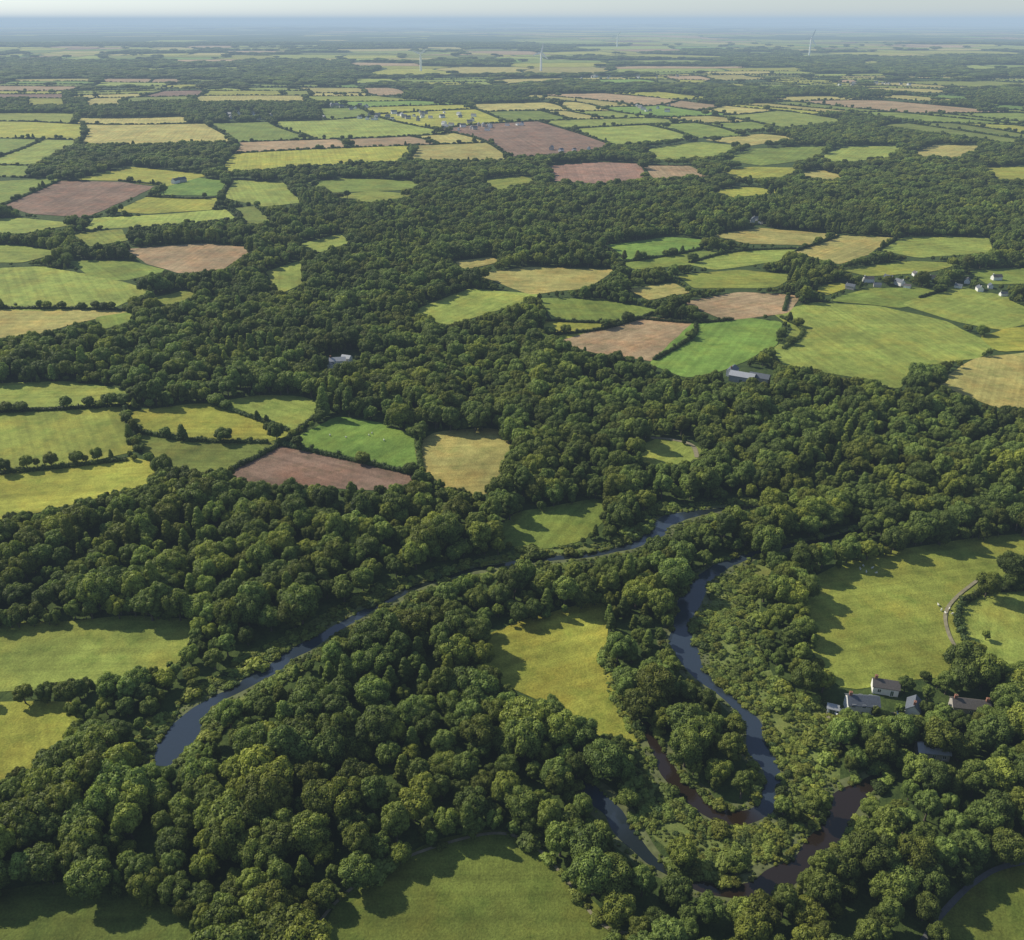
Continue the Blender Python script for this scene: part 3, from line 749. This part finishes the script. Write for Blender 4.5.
# ------------------------------------------------------------------ near hedges
hedge_line_trees = []
def hedge(pxs, wd=2.8, ht=2.7, label="clipped dark green hedge between fields"):
    C = [np.array(c[:2]) for c in catmull([G(*q) for q in pxs], 5)]; o = C[0]; lo = []
    for i in range(len(C) - 1):
        L = np.linalg.norm(C[i + 1] - C[i]); k = max(1, int(L / 1.8))
        for j in range(k):
            q = C[i] + (C[i + 1] - C[i]) * (j / k) - o
            if C[0][1] > 420 and random.random() < .10: hedge_line_trees.append((q[0] + o[0], q[1] + o[1]))
            hh = ht * random.uniform(.6, 1.2) * (1.6 if random.random() < .06 else 1); jx, jy = random.uniform(-.6, .6), random.uniform(-.6, .6)
            lo.append((q[0] + jx, q[1] + jy, hh - wd * .5, wd * random.uniform(.42, .62)))
            lo.append((q[0] - jx, q[1] - jy, wd * .3, wd * .5))
    lo = lo[:420]
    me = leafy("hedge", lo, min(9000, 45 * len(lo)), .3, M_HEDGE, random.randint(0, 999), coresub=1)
    ob = mkobj("hedge", me, label=label, category="hedge", group="field hedges"); ob.location = (o[0], o[1], 0)
for h in ([(-20,413),(60,410),(124,406)],[(124,404),(130,430),(141,453)],[(-20,476),(60,468),(130,460)],[(135,432),(190,441),(270,443)],
          [(232,470),(280,445),(325,409)],[(280,445),(345,459),(414,475)],[(214,405),(252,418),(290,432)],[(417,438),(421,472)],
          [(-20,309),(60,309),(130,311)],[(545,321),(620,323),(655,313)],[(655,360),(692,338),(696,324)],[(548,336),(600,330),(640,319)],
          [(963,602),(957,622),(968,646),(988,662)],[(966,602),(990,592),(1060,588)],[(784,349),(803,332),(780,317)],[(1010,300),(1045,315)],
          [(612,259),(625,262),(690,252),(710,244)],[(690,263),(735,252),(797,249)],[(797,251),(838,237)],[(875,253),(896,239)],[(920,298),(947,290)],
          [(640,319),(690,323),(735,320)],[(788,297),(784,312)],[(606,247),(625,260)],[(834,236),(815,246)],[(147,197),(215,198),(230,181)],[(119,181),(165,187),(148,196)],[(60,181),(5,205)]):
    hedge(h)

Hp = np.array(hedge_pts)
px, py = PX(Hp[:, 0], Hp[:, 1], 2.0); Hp = Hp[~look(fieldmask, px, py)]
hs = rng.uniform(.8, 1.8, len(Hp)) * (1 + Hp[:, 1] * .0001)
scatter("hedgerow", z0(Hp), np.stack([hs * 1.6, hs * 1.6, hs * 1.15], 1), rng.uniform(0, 6.28, len(Hp)), rng.integers(0, 3, len(Hp)), [[bush_src[3]], [bush_src[4]], [bush_src[5]]],
        "dark hedgerows dividing the distant fields", "hedgerow")
hn = lf(Hp, 90, 3); sel = rng.random(len(Hp)) < np.where(hn > .08, .14, .04); Ht = np.concatenate([Hp[sel], np.array(hedge_line_trees)]); hs = rng.uniform(.38, .82, len(Ht))
scatter("hedgerow_trees", z0(Ht), np.stack([hs * 1.2] * 2 + [hs * .88], 1), rng.uniform(0, 6.28, len(Ht)), rng.integers(0, 6, len(Ht)), [parts(i) for i in range(6)],
        "scattered trees along the distant hedgerows", "hedgerow trees")
print("scrub", len(S), "hedge", len(Hp), "ht", len(Ht))

# ------------------------------------------------------------------ buildings
def box(V, F, MI, x0, x1, y0, y1, z0_, z1, mi):
    s = len(V); V += [(x0,y0,z0_),(x1,y0,z0_),(x1,y1,z0_),(x0,y1,z0_),(x0,y0,z1),(x1,y0,z1),(x1,y1,z1),(x0,y1,z1)]
    for q in ((0,3,2,1),(4,5,6,7),(0,1,5,4),(1,2,6,5),(2,3,7,6),(3,0,4,7)): F.append(tuple(s + a for a in q)); MI.append(mi)
def house(a, b, L, W, h, rh, yaw, mw, mr, label, chim=True, name="house", cat="house", storeys=1, barn=False):
    x, y = G(a, b); e = bpy.data.objects.new(name, None); COL.objects.link(e); e.location = (x, y, 0.05); e.rotation_euler = (0, 0, math.radians(yaw))
    e['label'] = label; e['category'] = cat
    V = [(-L/2,-W/2,0),(L/2,-W/2,0),(L/2,W/2,0),(-L/2,W/2,0),(-L/2,-W/2,h),(L/2,-W/2,h),(L/2,W/2,h),(-L/2,W/2,h),(-L/2,0,h+rh),(L/2,0,h+rh)]
    mkobj("wall", pymesh("wall", V, [(0,1,5,4),(2,3,7,6),(1,2,6,9,5),(3,0,4,8,7)], [mw]), e)
    ov, t = .35, .2; k = rh / (W / 2); V, F = [], []
    for sg in (-1, 1):
        s = len(V); yo = sg * (W / 2 + ov); ze = h - ov * k + .03
        V += [(-L/2-ov,yo,ze),(L/2+ov,yo,ze),(L/2+ov,0,h+rh+.03),(-L/2-ov,0,h+rh+.03),(-L/2-ov,yo,ze+t),(L/2+ov,yo,ze+t),(L/2+ov,0,h+rh+.03+t),(-L/2-ov,0,h+rh+.03+t)]
        for q in ((0,1,2,3),(4,7,6,5),(0,4,5,1),(1,5,6,2),(3,7,4,0)): F.append(tuple(s + c for c in q))
    ro = mkobj("roof", pymesh("roof", V, F, [mr]), e)
    if chim:
        for cx in (-L/2+.7, L/2-.7)[:(2 if L > 10 else 1)]:
            V, F, MI = [], [], []; box(V, F, MI, cx-.45, cx+.45, -.35, .35, h+rh-.5, h+rh+1.2, 0); box(V, F, MI, cx-.52, cx+.52, -.42, .42, h+rh+1.2, h+rh+1.32, 0)
            box(V, F, MI, cx-.2, cx-.02, -.1, .1, h+rh+1.32, h+rh+1.65, 0)
            mkobj("chimney", pymesh("chimney", V, F, [M_BRICK]), ro)
    def win(cx, cz, ww, wh, sg, nm, m1, m2):
        V, F, MI = [], [], []; y0 = sg * (W / 2)
        def bx(x0, x1, z0_, z1, d, mi):
            lo, hi = sorted((y0, y0 + sg * d)); box(V, F, MI, x0, x1, lo, hi, z0_, z1, mi)
        bx(cx-ww/2, cx+ww/2, cz-wh/2, cz+wh/2, .03, 1)
        for xx in (cx-ww/2-.08, cx-.03, cx+ww/2): bx(xx, xx+.08, cz-wh/2, cz+wh/2, .06, 0)
        bx(cx-ww/2-.08, cx+ww/2+.08, cz+wh/2, cz+wh/2+.08, .06, 0); bx(cx-ww/2-.15, cx+ww/2+.15, cz-wh/2-.1, cz-wh/2, .12, 0)
        mkobj(nm, pymesh(nm, V, F, [m1, m2], MI), e)
    if not barn:
        for sg in (-1, 1):
            n = max(2, int(L / 3))
            for st in range(storeys):
                for i in range(n):
                    cx = -L/2 + L * (i + .5) / n
                    if st == 0 and i == n // 2 and sg == -1: win(cx, 1.05, .95, 2.0, sg, "door", M_FRAME, M_DOOR)
                    else: win(cx, 1.5 + st * 2.6, 1.0, 1.2, sg, "window", M_FRAME, M_GLASS)
    else:
        win(0, 1.2, 1.8, 1.9, -1, "door", M_METAL, M_DOOR)
    return e
house(860,711,9.5,5.2,4.4,1.9,-6,M_WHITE,M_SLATE,"white rendered house with blue-grey slate roof",storeys=2)
house(884,691,8,4.4,3.0,1.7,-14,M_WHITE,M_TILE,"white cottage with dark grey tiled roof")
house(912,713,5.5,4.2,3.2,1.9,62,M_WHITE,M_SLATE,"small white gabled cottage with slate roof")
house(968,711,11,4.8,3.0,1.7,-10,M_STONE,M_TILE,"long low stone house with dark tiled roof")
house(931,755,9,4.4,2.7,1.5,-8,M_STONE,M_METAL,"low stone outbuilding with pale roof in trees",chim=False,name="outbuilding",cat="outbuilding")
house(832,712,3.2,2.4,2.2,.8,-20,M_FRAME,M_METAL,"small white garden shed with metal roof",chim=False,name="shed",cat="shed",barn=True)
house(742,381,15,8,4.0,1.8,-28,M_METAL,M_METAL,"large pale metal farm barn among trees",chim=False,name="barn",cat="barn",barn=True)
house(759,382,12,7,3.8,1.8,-28,M_STONE,M_SLATE,"grey farm barn with slate roof among trees",chim=False,name="barn",cat="barn",barn=True)
house(732,375,8,5.5,3.6,2.0,60,M_WHITE,M_SLATE,"white farmhouse with slate roof beside barns")
house(338,366,10,5.4,4.2,1.7,10,M_WHITE,M_METAL,"white house with pale roof in a wood clearing")
house(330,368,5.5,4.6,3.0,1.3,70,M_WHITE,M_SLATE,"small white annexe with slate roof in a clearing")
house(347,362,6,4.6,3.2,1.5,-20,M_WHITE,M_METAL,"white outbuilding with pale roof in a clearing",chim=False)
def tiny(mw, mr):
    L, W, h, rh = 11, 6.5, 4.2, 2.6
    V = [(-L/2,-W/2,0),(L/2,-W/2,0),(L/2,W/2,0),(-L/2,W/2,0),(-L/2,-W/2,h),(L/2,-W/2,h),(L/2,W/2,h),(-L/2,W/2,h),(-L/2,0,h+rh),(L/2,0,h+rh),
         (-L/2-.4,-W/2-.4,h-.25),(L/2+.4,-W/2-.4,h-.25),(L/2+.4,0,h+rh+.1),(-L/2-.4,0,h+rh+.1),(L/2+.4,W/2+.4,h-.25),(-L/2-.4,W/2+.4,h-.25)]
    F = [(0,1,5,4),(2,3,7,6),(1,2,6,9,5),(3,0,4,8,7),(10,11,12,13),(13,12,14,15)]; MI = [0,0,0,0,1,1]
    box(V, F, MI, -L/2+.3, -L/2+1.2, -.35, .35, h+rh-.4, h+rh+1.1, 0)
    return pymesh("house", V, F, [mw, mr], MI)
TH = [(tiny(M_WHITE, M_SLATE), "small white village house with slate roof"), (tiny(M_WHITE, M_TILE), "small white village house with dark roof"), (tiny(M_STONE, M_SLATE), "small stone village house with slate roof")]
for k_, (a, b) in enumerate(vill):
    x, y = G(a, b); me, lb = random.choice(TH); o = mkobj("village_house", me, label=lb, category="house", group="houses of the villages")
    o.location = (x, y, .3 if y > 1000 else .1); o.rotation_euler = (0, 0, random.uniform(-.7, .7) + random.choice((0, 1.57))); s = random.uniform(.5, .85) * (1 + y / 9000) * (.85 if k_ < nv0 else 1.15); o.scale = (s, s, s)

# ------------------------------------------------------------------ wind turbines
def turbine(a, b, hgt, ph):
    x, y = G(a, b); e = bpy.data.objects.new("wind_turbine", None); COL.objects.link(e); e.location = (x, y, 0)
    e['label'] = "slender white three-bladed wind turbine above farmland"; e['category'] = "wind turbine"; e['group'] = "wind turbines"
    V, F = [], []; tube((0, 0, 0), (0, 0, hgt), 5.0, 3.8, V, F, 16); mkobj("tower", pymesh("tower", V, F, [M_FRAME], smooth=True), e)
    V, F, MI = [], [], []; box(V, F, MI, -2.6, 2.6, -4, 6, hgt - .2, hgt + 4.4, 0); box(V, F, MI, -1.4, 1.4, 6, 8, hgt + .3, hgt + 3.0, 0)
    mkobj("nacelle", pymesh("nacelle", V, F, [M_FRAME]), e)
    hub = bpy.data.objects.new("rotor", None); COL.objects.link(hub); hub.parent = e; hub.location = (0, -6, hgt + 1.8); hub.rotation_euler = (0, ph, 0)
    bl = hgt * .55
    for k in range(3):
        V, F = [], []
        secs = [(0, 1.8, 1.0), (.08, 3.2, .9), (.25, 5.2, .5), (.6, 4.0, .3), (1, 1.4, .1)]
        for r, c, t in secs:
            V += [(-c * .35, -t, r * bl), (c, 0, r * bl), (-c * .35, t, r * bl), (-c * .7, 0, r * bl)]
        for i in range(len(secs) - 1):
            for j in range(4): F.append((i*4+j, i*4+(j+1)%4, i*4+4+(j+1)%4, i*4+4+j))
        F.append((16, 17, 18, 19))
        bo = mkobj("blade", pymesh("blade", V, F, [M_FRAME]), hub); bo.rotation_euler = (0, k * 2 * math.pi / 3, 0)
    bm = bmesh.new(); bmesh.ops.create_cone(bm, segments=12, radius1=2.3, radius2=.4, depth=3.6, cap_ends=True, matrix=Matrix.Rotation(math.pi/2, 4, 'X'))
    me = bpy.data.meshes.new("hub"); bm.to_mesh(me); bm.free(); me.materials.append(M_FRAME); mkobj("hub", me, hub)
turbine(541, 71, 72, .2); turbine(421, 71, 66, .9); turbine(809, 56, 98, .35); turbine(617, 47, 80, .6)

# ------------------------------------------------------------------ sheep, cars
def sheep_mesh():
    vs = [(0,-.42,.62,.23),(0,-.1,.66,.27),(0,.25,.66,.26),(0,.45,.70,.18),(0,.60,.80,.12),(0,.70,.86,.11),(0,.86,.78,.06)]
    ed = [(i, i + 1) for i in range(6)]
    for bx, by, root in ((-.15,-.4,0),(.15,-.4,0),(-.14,.3,2),(.14,.3,2)):
        s = len(vs); hk = -.06 if root == 0 else .02
        vs += [(bx, by, .42, .09), (bx, by + hk, .24, .05), (bx, by, .03, .045)]; ed += [(root, s), (s, s + 1), (s + 1, s + 2)]
    s = len(vs); vs += [(-.14, .66, .88, .03), (.14, .66, .88, .03)]; ed += [(5, s), (5, s + 1)]
    me = bpy.data.meshes.new("sheep"); me.from_pydata([v[:3] for v in vs], ed, []); me.materials.append(M_WOOL)
    o = bpy.data.objects.new("t", me); COL.objects.link(o); o.modifiers.new("s", 'SKIN'); sd = o.modifiers.new("d", 'SUBSURF'); sd.levels = 1
    for i, v in enumerate(vs): me.skin_vertices[0].data[i].radius = (v[3], v[3])
    me.skin_vertices[0].data[1].use_root = True
    dg = bpy.context.evaluated_depsgraph_get(); r = bpy.data.meshes.new_from_object(o.evaluated_get(dg)); bpy.data.objects.remove(o); r.name = "sheep"; return r
SM = sheep_mesh()
for a, b in [(941,611),(945,614),(949,610),(952,615),(938,606),(860,570),(866,573),(872,569),(876,574),(863,567),(346,438),(369,436),(372,434),(384,441),(330,436)]:
    x, y = G(a, b); o = mkobj("sheep", SM, label="white woolly sheep standing on the pasture", category="sheep", group="sheep grazing on the pasture")
    s = 1.0; o.location = (x, y, .12); o.scale = (s, s, s); o.rotation_euler = (0, 0, random.uniform(0, 6.28))
def car(a, b, yaw, paint, label):
    x, y = G(a, b); e = bpy.data.objects.new("parked_car", None); COL.objects.link(e); e.location = (x, y, .38); e.rotation_euler = (0, 0, math.radians(yaw)); e['label'] = label; e['category'] = "car"
    def loft(secs, nm, mat):
        V = []; F = []
        for (xx, w, z0_, z1) in secs: V += [(xx, -w, z0_), (xx, w, z0_), (xx, w * .97, z1), (xx, -w * .97, z1)]
        for i in range(len(secs) - 1):
            for j in range(4): F.append((i*4+j, i*4+(j+1)%4, i*4+4+(j+1)%4, i*4+4+j))
        F.append((3, 2, 1, 0)); n = (len(secs) - 1) * 4; F.append((n, n+1, n+2, n+3)); return mkobj(nm, pymesh(nm, V, F, [mat]), e)
    loft([(-2.1,.75,.4,.75),(-1.9,.86,.28,.95),(-.8,.88,.25,1.0),(.9,.88,.25,.98),(1.8,.85,.28,.82),(2.1,.72,.4,.65)], "body", paint)
    loft([(-1.75,.72,.96,1.0),(-1.3,.74,.98,1.4),(.2,.72,.98,1.42),(1.0,.70,.96,1.0)], "windows", M_GLASS)
    loft([(-1.3,.68,1.405,1.44),(.2,.66,1.425,1.46)], "roof", paint)
    for wx in (-1.3, 1.3):
        for wy in (-.82, .82):
            bm = bmesh.new(); bmesh.ops.create_cone(bm, segments=14, radius1=.33, radius2=.33, depth=.22, cap_ends=True, matrix=Matrix.Rotation(math.pi/2, 4, 'X'))
            me = bpy.data.meshes.new("wheel"); bm.to_mesh(me); bm.free(); me.materials.append(M_RUBBER); mkobj("wheel", me, e).location = (wx, wy, .33)
car(840,714,20,M_CARW,"white car parked on gravel by the house"); car(900,718,80,M_CARB,"blue car parked beside a cottage")

# ------------------------------------------------------------------ aerial haze: low glowing layer over the plain, emission stands in for scattered light
m = bpy.data.materials.new("haze_glow"); m.use_nodes = True; nt = m.node_tree; nt.nodes.clear()
out = nt.nodes.new('ShaderNodeOutputMaterial'); ab = nt.nodes.new('ShaderNodeVolumeAbsorption'); em = nt.nodes.new('ShaderNodeEmission'); ad = nt.nodes.new('ShaderNodeAddShader')
D = 1 / 12500.0
ab.inputs['Color'].default_value = (0, 0, 0, 1); ab.inputs['Density'].default_value = D
em.inputs['Color'].default_value = (.41, .54, .67, 1); em.inputs['Strength'].default_value = D
nt.links.new(ab.outputs[0], ad.inputs[0]); nt.links.new(em.outputs[0], ad.inputs[1]); nt.links.new(ad.outputs[0], out.inputs['Volume'])
V, F, MI = [], [], []; box(V, F, MI, -69000, 69000, -2500, 74000, -20, 265, 0)
mkobj("haze", pymesh("haze", V, F, [m]), kind="structure", label="thin blue haze lying over the countryside", category="haze")
